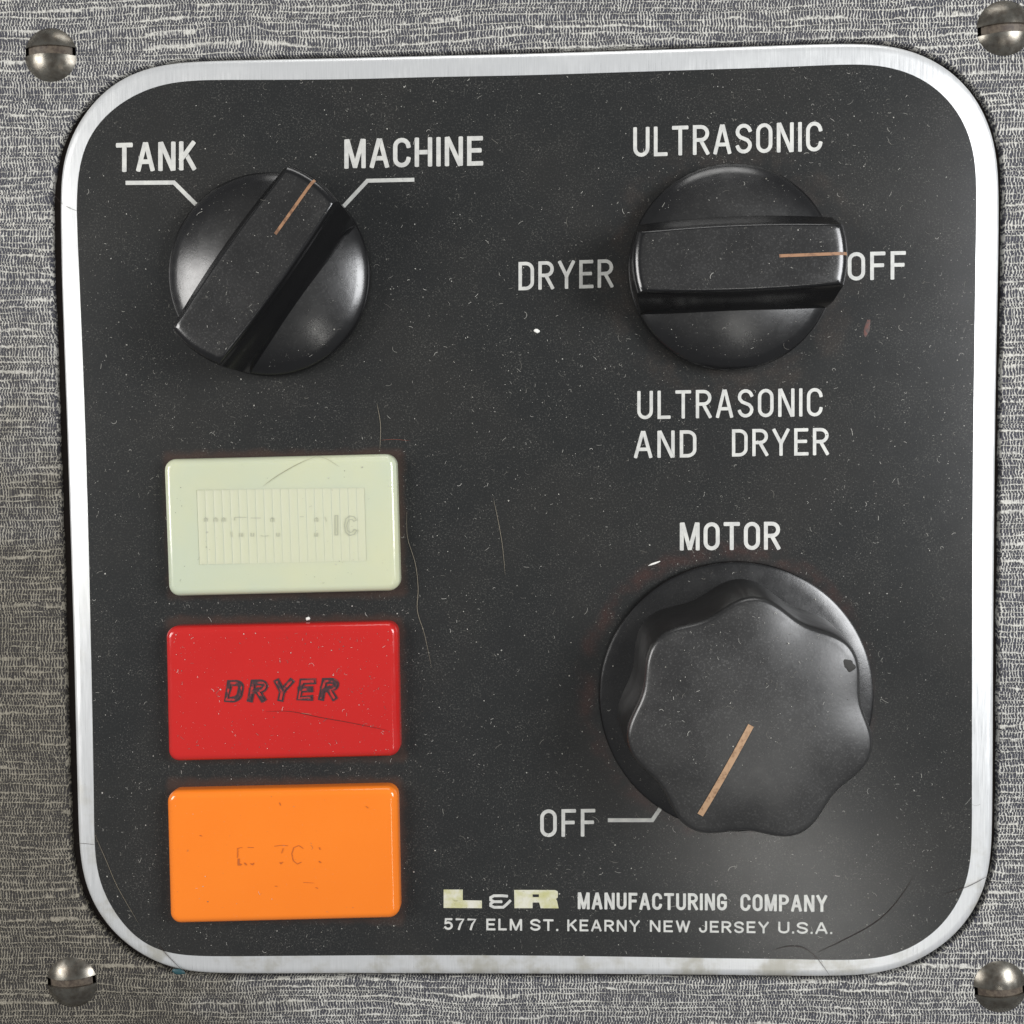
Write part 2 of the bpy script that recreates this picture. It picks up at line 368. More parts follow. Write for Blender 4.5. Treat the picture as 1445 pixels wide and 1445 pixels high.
def ribbon(pl, hw, z, V, F, cap=.35):
    """flat strip along a polyline (2-D points, mm) with mitred joints"""
    pts = [Vector((p[0], p[1])) for p in pl]
    q = [pts[0]]
    for p in pts[1:]:
        if (p - q[-1]).length > 1e-4: q.append(p)
    pts = q
    closed = len(pts) > 3 and (pts[0] - pts[-1]).length < 1e-3
    if closed: pts = pts[:-1]
    n = len(pts); L = []; Rr = []
    for i in range(n):
        if closed: a, b_, c = pts[i-1], pts[i], pts[(i+1) % n]
        else: a, b_, c = pts[max(i-1, 0)], pts[i], pts[min(i+1, n-1)]
        d1 = (b_ - a) if (b_ - a).length > 0 else (c - b_); d2 = (c - b_) if (c - b_).length > 0 else d1
        d1 = d1.normalized(); d2 = d2.normalized()
        n1 = Vector((-d1.y, d1.x)); n2 = Vector((-d2.y, d2.x)); mm_ = n1 + n2
        if mm_.length < .2: mm_ = n1.copy()
        mm_.normalize(); dt = mm_.dot(n1); k = 1 / dt if dt > .62 else 1.12
        p = b_
        if not closed and i == 0: p = b_ - d2 * hw * (1 - cap)
        if not closed and i == n - 1: p = b_ + d1 * hw * (1 - cap)
        L.append(p + mm_ * hw * k); Rr.append(p - mm_ * hw * k)
    b0 = len(V)
    for i in range(n):
        zz = z + (0 if closed else .012 * i / n); V.append((L[i].x, L[i].y, zz)); V.append((Rr[i].x, Rr[i].y, zz))
    for i in range(n if closed else n - 1):
        j = (i + 1) % n
        F.append((b0 + 2*i + 1, b0 + 2*j + 1, b0 + 2*j, b0 + 2*i))
    if not closed:
        for i, s in ((0, -1), (n - 1, 1)):
            d = (pts[1] - pts[0]) if i == 0 else (pts[-1] - pts[-2]); d = d.normalized() * s
            c = (L[i] + Rr[i]) / 2; u = (L[i] - Rr[i]) / 2; s0 = len(V)
            for k in range(1, 6):
                a = math.pi * k / 6; p = c + u * math.cos(a) + d * hw * cap * math.sin(a); V.append((p.x, p.y, z + (.012 * (n - 1) / n if s == 1 else 0)))
            fan = (b0 + 2*i,) + tuple(range(s0, s0 + 5)) + (b0 + 2*i + 1,)
            F.append(fan if s == -1 else tuple(reversed(fan)))
def text_strokes(txt, x0, x1, yl, yr, h, sw, z, w0=.42, gap=None, slant=0.0, space=.45):
    """pixel box of a word -> polylines in mm. x0,x1: ink limits, yl,yr: baseline ends, h: cap height, sw: stroke width (px)"""
    ch = h - sw
    gs = [glyph(c, w0) if c != ' ' else (space * w0 / .42, []) for c in txt]
    gap = gap if gap is not None else .27
    tot = sum(g[0] for g in gs) + gap * (len(gs) - 1)
    kx = (x1 - x0 - sw) / max(tot, 1e-6) if tot > .02 else 1
    X = 0; out = []
    for gw, st in gs:
        for pl in st:
            q = []
            for u, v_ in pl:
                px = x0 + sw / 2 + (X + u) * kx + slant * v_ * ch; t = (px - x0) / (x1 - x0)
                py = yl + (yr - yl) * t - sw / 2 - v_ * ch
                w_ = P(px, py, z); q.append((w_.x, w_.y))
            out.append(q)
        X += gw + gap
    return out
def lettering(words, mat, parent, z=.05, label=None, name='lettering', jitter=0.0):
    V = []; F = []; k = 0
    for w in words:
        sw = w[6]
        for pl in text_strokes(*w[:7], z, **(w[7] if len(w) > 7 else {})):
            ribbon(pl, sw / 2 * .089 * (CAM_H - z) / CAM_H, z + .016 * (k % 5), V, F); k += 1
    o = obj(name, V, F, mat, parent, smooth=0)
    if label: o['label'] = label
    return o
def polyline(pts, width, mat, parent, z=.05, name='guide_line', label=None, lift=None):
    V = []; F = []
    ribbon([P(x, y, z)[:2] for x, y in pts], width * .05, z, V, F, cap=0.02)
    o = obj(name, V, F, mat, parent, smooth=0)
    if label: o['label'] = label
    return o
M_wh = mat_print('bare_metal_print', (206, 206, 200), (190, 190, 186))
for w, lb in (
    ((('TANK', 163, 277, 243.5, 240.5, 42, 7.2),), 'the word TANK in white condensed capitals'),
    ((('MACHINE', 485.5, 682, 238.6, 233.8, 42.3, 6.9),), 'the word MACHINE in white condensed capitals'),
    ((('ULTRASONIC', 893.3, 1160.7, 221.8, 213.6, 42.5, 5.8),), 'the word ULTRASONIC above the right switch'),
    ((('DRYER', 731.4, 865.5, 410, 406, 40.5, 5.4),), 'the word DRYER left of the right switch'),
    ((('OFF', 1196, 1278.5, 396.3, 394.5, 40.5, 5.8),), 'the word OFF partly covered by the switch handle'),
    ((('ULTRASONIC', 899, 1161, 592, 587.6, 40.5, 5.2),), 'the word ULTRASONIC below the right switch'),
    ((('AND', 894.4, 983, 647, 645.6, 39, 5.4), ('DRYER', 1032.6, 1169.5, 644.6, 642.4, 39, 5.2)), 'the words AND DRYER under ULTRASONIC'),
    ((('MOTOR', 959, 1101, 777.3, 776, 40.3, 6.2),), 'the word MOTOR above the scalloped knob'),
    ((('OFF', 762, 840.5, 1181.7, 1180.6, 39.8, 5.8),), 'the word OFF at lower left of the scalloped knob'),
    ((('MANUFACTURING', 815, 1026, 1283.3, 1285, 24.5, 4.7, dict(gap=.3)), ('COMPANY', 1044.5, 1167.5, 1285.5, 1287.2, 24.5, 4.7, dict(gap=.3))), 'the words MANUFACTURING COMPANY'),
    ((('577', 626, 672.5, 1312.3, 1312.8, 17, 3.4, dict(w0=.62, gap=.4)), ('ELM', 686, 737, 1312.8, 1313.4, 17, 3.4, dict(w0=.62, gap=.4)),
      ('ST.', 748, 788, 1313.5, 1314, 17, 3.4, dict(w0=.62, gap=.36)), ('KEARNY', 800.3, 903, 1314, 1315.2, 17, 3.3, dict(w0=.62, gap=.4)),
      ('NEW', 916.8, 974, 1315.2, 1315.8, 17, 3.3, dict(w0=.62, gap=.4)), ('JERSEY', 986, 1085, 1316, 1317.2, 17, 3.3, dict(w0=.62, gap=.4)),
      ('U.S.A.', 1098, 1174.5, 1317.3, 1318.3, 17, 3.3, dict(w0=.62, gap=.32))), 'the address line 577 ELM ST. KEARNY NEW JERSEY U.S.A.')):
    lettering(w, M_wh, plate, label=lb)
polyline([(180, 258), (245.5, 257.6), (279, 291)], 5.8, M_wh, plate, label='white guide line under TANK')
polyline([(582, 253.6), (518.5, 255), (485, 291)], 5.4, M_wh, plate, label='white guide line under MACHINE')
polyline([(860.5, 1157.4), (920.5, 1157.4), (937, 1133)], 5.6, M_wh, plate, label='white guide line beside OFF')
# maker's monogram
M_logo = mat_print('stained_print', (214, 212, 200), (186, 184, 132), .28)
def poly(pts, mat, parent, z, name, label=None):
    V = [P(x, y, z) for x, y in pts]; F = [tuple(reversed(range(len(V))))]
    o = obj(name, V, F, mat, parent, smooth=0)
    if label: o['label'] = label
    return o
V = []; F = []
def addpoly(pts, z=.05):
    b0 = len(V); V.extend([tuple(P(x, y, z)) for x, y in pts]); F.append(tuple(reversed(range(b0, b0 + len(pts)))))
addpoly([(626, 1255.3), (653, 1255.3), (653, 1270.3), (680, 1270.8), (680, 1281.6), (626, 1281.2)])
addpoly([(725.5, 1255.8), (751.5, 1255.8), (751.5, 1281.6), (726, 1281.6)])
addpoly([(751.5, 1255.8), (783, 1256), (786.6, 1257.5), (787.4, 1260), (787, 1266.5), (784.5, 1268.5), (760.5, 1268.5), (760.5, 1262), (751.5, 1262)])
addpoly([(751.5, 1266), (760.5, 1266), (760.5, 1268.5), (784.5, 1268.5), (786, 1271), (788.3, 1281.8), (763, 1281.6), (760.8, 1273.5), (751.5, 1273.5)])
obj('monogram', V, F, M_logo, plate, smooth=0)['label'] = 'cream block letters L and R'
V = []; F = []
for i, pl in enumerate(([(715, 1264.5), (709, 1264), (697, 1264), (692.5, 1266.5), (692.5, 1270), (697, 1272.4), (707, 1272.4)], [(696, 1272.6), (692.5, 1275), (692.5, 1278), (697, 1280.2), (710, 1280.2), (714, 1277), (719.5, 1271.5)])):
    ribbon([P(x, y, .05)[:2] for x, y in pl], .2, .05 + .006 * i, V, F)
obj('ampersand', V, F, M_wh, plate, smooth=0)['label'] = 'small white ampersand between the block letters'

# ------------------------------------------------------------------ rotary switch knobs
M_blk = mat_black_plastic('black_knob_plastic', .30, .20, .96)
M_skirt = mat_black_plastic('black_skirt_plastic', .36, .24, .89)
M_mskirt = mat_black_plastic('glossy_black_skirt', .16, .24, .93)
M_ptr = mat_worn('tan_pointer_paint', (148, 110, 80), (104, 74, 54), .45, .7, 1.2)
RS = 14.1; HZ = 10.6
def skirt_z(r): return 6.0 - 3.4 * (r / RS) ** 2.2
def handle_outline(L, w, z, n=14, bulge=.1):
    out = []
    wy = w * (1 - bulge)
    a = math.asin(min(wy / L, .98))
    for i in range(n + 1):
        t = -a + 2 * a * i / n; out.append((L * math.cos(t), L * math.sin(t), z))
    xe = L * math.cos(a)
    for i in range(1, n):
        x = xe * (1 - 2 * i / n); out.append((x, w * (1 - bulge * (x / xe) ** 2), z))
    for i in range(n + 1):
        t = math.pi - a + 2 * a * i / n; out.append((L * math.cos(t), L * math.sin(t), z))
    for i in range(1, n):
        x = -xe * (1 - 2 * i / n); out.append((x, -w * (1 - bulge * (x / xe) ** 2), z))
    return out
def rotary_knob(loc, rz, **k):
    t = thing('rotary_knob', (loc.x, loc.y, .02), rz, **k)
    prof = [(RS - .5, 0), (RS - .5, .5), (RS - .1, .9), (RS, 1.5), (RS, 2.1), (RS - .08, 2.4), (RS - .3, 2.62)]
    prof += [(r, skirt_z(r) + .05) for r in [RS - .7 - i * (RS - .9) / 14 for i in range(15)]]
    v, f = lathe(prof); obj('skirt', v, f, M_skirt, t, local=True, smooth=35)
    rg = []
    for L, w, z in ((13.95, 6.7, 2.6), (13.98, 6.6, 3.6), (14.0, 6.45, 4.8), (14.05, 6.1, 6.2), (14.05, 5.1, 7.8), (14.05, 4.5, 9.2)): rg.append(handle_outline(L, w, z))
    for i in range(6):
        a = i / 5 * math.pi / 2
        rg.append(handle_outline(14.05 - 1.35 * (1 - math.cos(a)), 4.45 - .42 * (1 - math.cos(a)) , HZ - 1.2 + 1.2 * math.sin(a)))
    for s in (.97, .9): rg.append([(x * s, y * s, HZ + .03) for x, y, z in rg[-1]])
    v, f = loft(rg); obj('handle', v, f, M_blk, t, local=True, smooth=32)
    V = []; F = []                                              # pointer stroke running over the rounded nose
    pr = [(5.0, HZ + .06), (8, HZ + .06), (11.2, HZ + .06), (12.5, HZ + .05)]
    for i in range(1, 4):
        a = math.pi / 2 * (1 - i / 5); pr.append((14.05 - 1.35 * (1 - math.cos(a)) + .03, HZ - 1.2 + 1.2 * math.sin(a) + .03))
    for i, (x, z) in enumerate(pr): V += [(x, .2, z), (x, -.2, z)]
    for i in range(len(pr) - 1): F.append((2*i, 2*i+1, 2*i+3, 2*i+2))
    obj('pointer_line', V, F, M_ptr, t, local=True)
    return t
k1 = rotary_knob(KL, math.radians(53), label='round black switch knob between TANK and MACHINE, its handle tilted toward MACHINE', cat='knob', group='black rotary switch knobs with bar handles')
k2 = k1.copy(); COL.objects.link(k2)
for c in k1.children:
    d = c.copy(); COL.objects.link(d); d.parent = k2
k2.location = (KR.x * MM, KR.y * MM, .02 * MM); k2.rotation_euler = (0, 0, math.radians(1.2))
k2['label'] = 'round black switch knob between DRYER and OFF, its handle level and pointing at OFF'

# ------------------------------------------------------------------ scalloped motor knob
M_cap = mat_black_plastic('black_scalloped_plastic', .44, .28, .86, 1.6)
mk = thing('motor_knob', (KM.x, KM.y, .02), label='large black scalloped speed knob below MOTOR with a tan pointer line', cat='knob')
prof = [(18.9, 0), (19.15, .35), (19.15, .9), (19.0, 1.15), (18.7, 1.28), (17.2, 1.42), (15.8, 1.66), (14.2, 1.8), (12, 1.9), (4, 2.0)]
v, f = lathe(prof, 128); obj('skirt', v, f, M_mskirt, mk, local=True, smooth=35)
def lobe(r, amp, z, n=168):
    out = []
    for i in range(n):
        t = 2 * math.pi * i / n
        c = math.cos(7 * (t - math.radians(87.5)))
        rr = r + amp * c
        out.append((rr * math.cos(t) + CX * z / 13, rr * math.sin(t) + CY * z / 13, z))
    return out
CX, CY = .15, -.75
rg = [lobe(16.0, .85, 1.6), lobe(15.9, .85, 3.6), lobe(15.85, .86, 6), lobe(15.8, .87, 8.5), lobe(15.55, .88, 11.2)]
EZ = 13.3
for i in range(1, 8):
    a = i / 7 * math.radians(66); rg.append(lobe(15.5 - 1.0 * (1 - math.cos(a)), .86, EZ - 1.0 + 1.0 * math.sin(a)))
def cap_top(r): return EZ - .08 + 1.45 * (1 - (min(r, 14.6) / 14.6) ** 3.0)
for r in (14.2, 13.6, 12.8, 11.8, 10.5, 9, 7.5, 6, 4.5, 3, 1.5, .5): rg.append(lobe(r * 1.012, .84 * (r / 14.6) ** 3, cap_top(r)))
v, f = loft(rg); obj('scalloped_cap', v, f, M_cap, mk, local=True, smooth=60)
V = []; F = []
a0 = P(1060, 1024, 14.9) - KM; a1 = P(988, 1150, 13.7) - KM; dn = (a1 - a0).normalized(); sd = Vector((-dn.y, dn.x, 0)).normalized() * .40
for i in range(17):
    p = a0.lerp(a1, i / 16); rr = math.hypot(p.x - CX, p.y - CY); z = cap_top(rr - .8 * (rr / 14.6) ** 2) + .09
    V += [(p.x + sd.x, p.y + sd.y, z), (p.x - sd.x, p.y - sd.y, z)]
    if i: F.append((2*i-2, 2*i-1, 2*i+1, 2*i))
obj('pointer_line', V, F, mat_worn('tan_pointer_bar', (168, 136, 106), (134, 104, 78), .45, .7, 1.4), mk, local=True)

# ------------------------------------------------------------------ indicator caps
def rounded_quad(q, rad, inset=0.0, z=0.0, n=7):
    c = sum(q, Vector((0, 0, 0))) / 4; out = []
    for i in range(4):
        a, b_, d = q[i - 1], q[i], q[(i + 1) % 4]
        u = (a - b_).normalized(); w = (d - b_).normalized(); cc = b_ + (u + w) * rad
        for k in range(n + 1):
            t = k / n * math.pi / 2
            p = cc - w * (rad - inset) * math.cos(t) * 1.0 - u * (rad - inset) * math.sin(t) if rad > inset else cc
            out.append(Vector((p.x, p.y, z)))
    return out
def indicator(k, mat, label):
    q = cap_quad(k); c = sum(q, Vector((0, 0, 0))) / 4
    t = thing('indicator_light', (c.x, c.y, .02), label=label, cat='indicator light', group='column of three rectangular indicator lights')
    er = 1.05
    rg = [rounded_quad(q, 1.6, -.0, .0), rounded_quad(q, 1.6, .0, CAP_Z - er)]
    for i in range(1, 9):
        a = i / 8 * math.pi / 2; rg.append(rounded_quad(q, 1.6, er * (1 - math.cos(a)), CAP_Z - er + er * math.sin(a)))
    v, f = loft(rg)
    return t, q, v, f
M_pale = mat_cap('pale_green_plastic', (182, 194, 178), (203, 202, 166), .25)
M_red = mat_cap('red_plastic', (190, 38, 35), (180, 34, 32))
M_org = mat_cap('orange_plastic', (238, 128, 38), (232, 120, 32))
# pale one has a ribbed window sunk in its top
t, q, v, f = indicator('pale', M_pale, 'pale milky green indicator cap with ribbed window, topmost of the three')
win = [P(277, 691.5, CAP_Z), P(514.5, 688.5, CAP_Z), P(517.5, 791, CAP_Z), P(281, 797, CAP_Z)]
wn = [Vector((p.x, p.y, CAP_Z)) for p in win]
top = v[-32:]; base = v[:-32]; ff = f[:-1]
nv = len(v)
# frame of faces between outline and window
i0 = [0, 8, 16, 24]
v = list(v) + [Vector(p) for p in wn]; W0 = nv; s = nv - 32
for c in range(4):
    for j in range(7): ff.append((s + c*8 + j, s + c*8 + j + 1, W0 + c))
    ff.append((s + c*8 + 7, s + ((c + 1) % 4) * 8, W0 + (c + 1) % 4, W0 + c))
DP = .07
v += [Vector((p.x, p.y, CAP_Z - DP)) for p in wn]
for c in range(4): ff.append((W0 + c, W0 + (c+1) % 4, W0 + 4 + (c+1) % 4, W0 + 4 + c))
ff.append((W0 + 4, W0 + 5, W0 + 6, W0 + 7))
obj('lens_cap', v, ff, M_pale, t, smooth=35)
NR = 20
M_rib = mat_cap('pale_rib_plastic', (196, 198, 172), (194, 196, 166), .2)
M_rib.node_tree.links.remove(M_rib.node_tree.nodes['Principled BSDF'].inputs['Roughness'].links[0]); M_rib.node_tree.nodes['Principled BSDF'].inputs['Roughness'].default_value = .5
rib0 = None
for i in range(NR):
    u = (i + .5) / NR
    a = wn[0].lerp(wn[1], u); b_ = wn[3].lerp(wn[2], u)
    if rib0 is None:
        L = (a - b_).length - .1; w_ = (wn[1] - wn[0]).length / NR * .46; vs = []
        for yy in (-L / 2, L / 2):
            for k_ in range(7):
                g = math.pi * k_ / 6; vs.append((w_ * math.cos(g), yy, DP * .85 * math.sin(g)))
        fs = [(k_, k_ + 1, k_ + 8, k_ + 7) for k_ in range(6)]
        rib0 = obj('rib', vs, [tuple(reversed(x)) for x in fs], M_rib, t, local=True, smooth=60); o = rib0
    else:
        o = rib0.copy(); COL.objects.link(o)
    mp = (a + b_) / 2; d = a - b_
    o.location = Vector((mp.x, mp.y, CAP_Z - DP + .002)) * MM - wloc(t); o.rotation_euler = (0, 0, math.atan2(-d.x, d.y))
M_ghost = mat_plain('faded_ink', (168, 170, 150), .6)
V = []; F = []; kk = 0
def frag(pts, w, z, sc, ox, oy):
    global kk
    ribbon([P(ox + x / sc, oy + y / sc, z)[:2] for x, y in pts], w, z + .014 * (kk % 3), V, F); kk += 1
GZ = CAP_Z + .05
for x in (362, 408, 445, 670, 875): frag([(x - 6, 446), (x - 6, 434), (x, 428), (x + 7, 434), (x + 7, 446)], .045, GZ, 3.284, 180, 600)
for x in (527, 578, 697, 875): frag([(x - 6, 500), (x - 6, 514), (x + 6, 514), (x + 6, 500)], .045, GZ, 3.284, 180, 600)
frag([(480, 495), (484, 516)], .04, GZ, 3.284, 180, 600)
frag([(495, 440), (497, 427), (550, 427)], .045, GZ, 3.284, 180, 600)
frag([(572, 430), (617, 430)], .045, GZ, 3.284, 180, 600)
frag([(618, 512), (630, 514)], .045, GZ, 3.284, 180, 600); frag([(640, 514), (652, 512)], .045, GZ, 3.284, 180, 600)
frag([(915, 425), (922, 445)], .04, GZ, 3.284, 180, 600); frag([(800, 424), (815, 424)], .04, GZ, 3.284, 180, 600)
frag([(962, 508), (962, 418), (974, 418), (974, 508), (962, 509)], .05, GZ, 3.284, 180, 600)
frag([(1048, 445), (1062, 440), (1050, 424), (1030, 420), (1012, 434), (1006, 465), (1012, 497), (1030, 511), (1050, 506), (1063, 488), (1050, 482)], .055, GZ, 3.284, 180, 600)
frag([(1048, 445), (1040, 436), (1028, 438), (1020, 452), (1018, 468), (1022, 488), (1032, 498), (1042, 494), (1050, 482)], .045, GZ, 3.284, 180, 600)
obj('worn_lettering', V, F, M_ghost, t, smooth=0)['label'] = 'faded outline traces of the word ULTRASONIC'

t, q, v, f = indicator('red', M_red, 'red indicator cap reading DRYER, between the pale and the orange one')
obj('lens_cap', v, f, M_red, t, smooth=35)
M_ink = mat_worn('worn_black_ink', (52, 36, 40), (104, 40, 40), .5, .68, 1.1)
M_ink2 = mat_worn('ink_worn_to_red', (62, 38, 42), (172, 32, 30), .46, .58, 1.0)
ST = text_strokes('DRYER', 315.5, 475, 991.5, 988, 31.5, 8.2, GZ, w0=.66, gap=.62, slant=.2)
V = []; F = []
for i, pl in enumerate(ST): ribbon(pl, .36, GZ + .07 + .016 * (i % 4), V, F, cap=.0)
V0 = []; F0 = []
for i, pl in enumerate(ST): ribbon(pl, .44, GZ + .016 * (i % 4), V0, F0, cap=.05)
V2 = []; F2 = []
for i, pl in enumerate(ST): ribbon(pl, .17, GZ + .08 + .014 * (i % 4), V2, F2, cap=.0)
V, F = V0, F0
obj('lettering_wear', V2, F2, M_ink2, t, smooth=0)['label'] = 'red patches worn through the black lettering'
obj('lettering', V, F, M_ink, t, smooth=0)['label'] = 'worn black italic word DRYER'

t, q, v, f = indicator('orange', M_org, 'orange indicator cap with worn off lettering, lowest of the three')
obj('lens_cap', v, f, M_org, t, smooth=35)
M_brn = mat_plain('brown_ink_traces', (176, 88, 30), .6)
V = []; F = []
for pts, w in (([(472, 1092), (472, 1114), (480, 1114)], .13), ([(468, 1085), (468, 1045), (485, 1041)], .04), ([(512, 1041), (534, 1042)], .05), ([(498, 1108), (504, 1115)], .08),
        ([(524, 1110), (530, 1115), (536, 1108)], .06), ([(625, 1036), (655, 1032), (680, 1034)], .045), ([(648, 1105), (652, 1112), (658, 1104)], .05), ([(662, 1045), (655, 1065)], .035),
        ([(745, 1045), (728, 1033), (706, 1042), (698, 1068), (704, 1098), (722, 1112), (738, 1104)], .045), ([(815, 1042), (818, 1050)], .05), ([(815, 1100), (820, 1106)], .06), ([(646, 852), (650, 862)], .05),
        ([(308, 990), (314, 993)], .05), ([(748, 1190), (790, 1192)], .03), ([(800, 1212), (808, 1215)], .05), ([(628, 1206), (634, 1206)], .05), ([(1014, 866), (1022, 874)], .035)):
    frag(pts, w, GZ, 3.011, 180, 850)
obj('worn_lettering', V, F, M_brn, t, smooth=0)['label'] = 'brown specks left of the word MOTOR'

# ------------------------------------------------------------------ screws
M_scr = mat_screw(); M_slot = mat_worn('rusty_slot', (92, 82, 70), (66, 56, 48), .4, .65, 1.5)
def screw_parts(t, slot_y, depth=.6, sw=.6, hr=3.75, hh=1.65):
    Rc = (hr * hr + hh * hh) / (2 * hh)
    def dome(x, y):
        r2 = x * x + y * y
        return max(math.sqrt(max(Rc * Rc - r2, 0)) - (Rc - hh), 0)
    bm = bmesh.new(); N = 48; RN = 16; vs = {}
    def strip(sign):
        # surface on one side of the slot
        rows = []
        ys = [slot_y + sign * sw]
        lim = hr if sign > 0 else -hr
        for i in range(1, 17): ys.append(ys[0] + (lim - ys[0]) * (1 - (1 - i / 16) ** 1.6))
        for y in ys:
            hx = math.sqrt(max(hr * hr - y * y, 1e-6)); rows.append([bm.verts.new((hx * math.sin(math.pi / 2 * (k / 16 - 1) if 0 else math.pi * (k / 32 - .5)), y, dome(hx * math.sin(math.pi * (k / 32 - .5)), y))) for k in range(33)])
        for a, b_ in zip(rows, rows[1:]):
            for k in range(32):
                fc = (a[k], a[k+1], b_[k+1], b_[k]); bm.faces.new(fc if sign > 0 else tuple(reversed(fc)))
        # slot wall
        low = [bm.verts.new((v_.co.x, v_.co.y, max(v_.co.z - depth, -.02) if abs(k - 16) < 15 else max(v_.co.z - depth, -.02))) for k, v_ in enumerate(rows[0])]
        for k in range(32):
            fc = (low[k], low[k+1], rows[0][k+1], rows[0][k]); bm.faces.new(fc if sign > 0 else tuple(reversed(fc)))
        return low
    strip(1); strip(-1)
    me = bpy.data.meshes.new('head'); bmesh.ops.scale(bm, vec=(MM,) * 3, verts=bm.verts); bm.to_mesh(me); bm.free()
    me.materials.append(M_scr); me.polygons.foreach_set('use_smooth', [True] * len(me.polygons)); me.set_sharp_from_angle(angle=math.radians(35))
    o = bpy.data.objects.new('head', me); COL.objects.link(o); o.parent = t
    V = []; F = []
    hx = math.sqrt(hr * hr - (abs(slot_y) + sw) ** 2)
    for k in range(25):
        x = hx * math.sin(math.pi * (k / 24 - .5)) * .995
        z = max(dome(x, slot_y) - depth + .02, .0); V += [(x, slot_y - sw - .01, z), (x, slot_y + sw + .01, z)]
        if k: F.append((2*k-2, 2*k, 2*k+1, 2*k-1))
    obj('slot', V, F, M_slot, t, local=True)
grp = 'slotted dome head screws at the corners'
def sloc(x, y): p = P(x, y, FZ + .5); return (p.x, p.y, FZ)
s0 = thing('screw', sloc(69.5, 76), label='dull domed slotted screw in the covering at the upper left, above TANK', cat='screw', group=grp)
screw_parts(s0, .35)
for (x, y), rz, lb in (((1419, 38), 182, 'dull domed slotted screw cut by the frame at the upper right, above the bare rim'),
                       ((99.5, 1388), 3, 'grimy domed slotted screw at the lower left, in the darkest covering'),
                       ((1413, 1394.5), 184, 'domed screw with a rust brown slot at the lower right corner')):
    s1 = s0.copy(); COL.objects.link(s1)
    for c in s0.children:
        d = c.copy(); COL.objects.link(d); d.parent = s1
    s1.location = Vector(sloc(x, y)) * MM; s1.rotation_euler = (0, 0, math.radians(rz)); s1['label'] = lb

# ------------------------------------------------------------------ hairs, specks, lint and dust
M_hd = mat_plain('dark_hair', (46, 34, 28), .5); M_hp = mat_plain('pale_hair', (150, 140, 120), .5); M_hg = mat_plain('grey_hair', (128, 120, 98), .5)
def hair(pts, r, mat, label, z=.12):
    pp = [Vector(P(x, y, zz if (zz := (p[2] if len(p) > 2 else z)) is not None else z)) for p in pts for x, y in ((p[0], p[1]),)]
    path = []
    for i in range(len(pp) - 1):
        a = pp[max(i - 1, 0)]; b_ = pp[i]; c = pp[i + 1]; d = pp[min(i + 2, len(pp) - 1)]
        for s in range(5):
            u = s / 5; path.append(.5 * ((2 * b_) + (c - a) * u + (2*a - 5*b_ + 4*c - d) * u*u + (3*b_ - a - 3*c + d) * u**3))
    path.append(pp[-1])
    v, f = tube(path, r * .8, 5, .85)
    return tag(obj('hair', v, f, mat, origin=path[len(path) // 2]), label, 'hair', 'stray hairs lying on the panel')
bz = CAP_Z + .1
hair([(370, 687), (392, 671), (420, 655), (446, 644)], .035, M_hg, 'thin grey hair arching over the top of the pale indicator', bz)
hair([(446, 643), (462, 648), (479, 659)], .022, M_hg, 'short faint hair end at the upper edge of the pale indicator', bz)
hair([(375, 1004), (410, 1004), (450, 1012), (495, 1020), (548, 1031)], .045, M_hd, 'dark hair lying across the red indicator under DRYER', bz)
hair([(574, 722), (575, 758), (586, 795), (590, 830), (589, 862), (599, 895), (609, 942)], .035, M_hp, 'long pale hair hanging beside the pale and red indicators')
hair([(1090, 1341), (1112, 1335.5), (1133, 1337), (1150, 1349), (1163, 1365), (1173, 1380)], .055, M_hd, 'dark hair crossing the lower rim below U.S.A.')
hair([(1154, 1344), (1190, 1327), (1232, 1304), (1262, 1277), (1289, 1238)], .05, M_hd, 'dark hair curving up the lower right corner of the black face')
hair([(1332, 1262), (1366, 1251), (1398, 1234)], .045, M_hd, 'dark hair crossing the rim at the lower right corner')
hair([(72, 268, -.1), (84, 284, .05), (95, 292), (112, 299)], .04, M_hd, 'short dark hair crossing the upper part of the left rim')
hair([(222, 1331), (236, 1348), (259, 1371)], .05, M_hd, 'dark hair crossing the rim at the lower left corner')
hair([(108, 1190), (120, 1190.5), (134, 1192)], .035, M_hd, 'tiny dark hair lying level across the lower left rim')
hair([(696, 702), (703, 735), (709, 770), (713, 812)], .028, M_hp, 'faint pale hair standing upright in the middle of the black face')
hair([(536, 634), (537, 600), (532, 570)], .03, M_hp, 'faint short hair above the right end of the pale indicator')
hair([(538, 621), (556, 620), (579, 622)], .035, mat_plain('red_hair', (120, 66, 52), .6), 'reddish short hair just above the pale indicator')
hair([(133, 1176), (150, 1215), (166, 1252), (195, 1302)], .025, M_hp, 'faint pale hair slanting down the lower left of the black face')
hair([(440, 1008), (425, 1006)], .03, M_hp, 'tiny pale hair below the Y of DRYER on the red cap', bz)
def blob(name, x, y, r, z, mat, label, cat, flat=.5, n=9, el=1.0, rz=0):
    c = P(x, y, z); rg = []
    ph = [1 + .16 * math.sin(2 * math.pi * _ / n * 2 + x) + .1 * math.sin(2 * math.pi * _ / n * 5 + y) for _ in range(n)]
    for rr, zz in ((1, 0), (.93, .4), (.6, .85), (.2, 1)):
        rg.append([(c.x + r * rr * ph[k] * (math.cos(k*2*math.pi/n) * math.cos(rz) * el - math.sin(k*2*math.pi/n) * math.sin(rz)), c.y + r * rr * ph[k] * (math.cos(k*2*math.pi/n) * math.sin(rz) * el + math.sin(k*2*math.pi/n) * math.cos(rz)), z + r * flat * zz) for k in range(n)])
    v, f = loft(rg); return tag(obj(name, v, f, mat, origin=c, smooth=60), label, cat)
M_ws = mat_plain('white_speck', (225, 224, 218), .7)
blob('paint_speck', 757.5, 467, .28, .03, M_ws, 'white paint speck on the black face below the word DRYER', 'speck', .4, 9, 1.6)
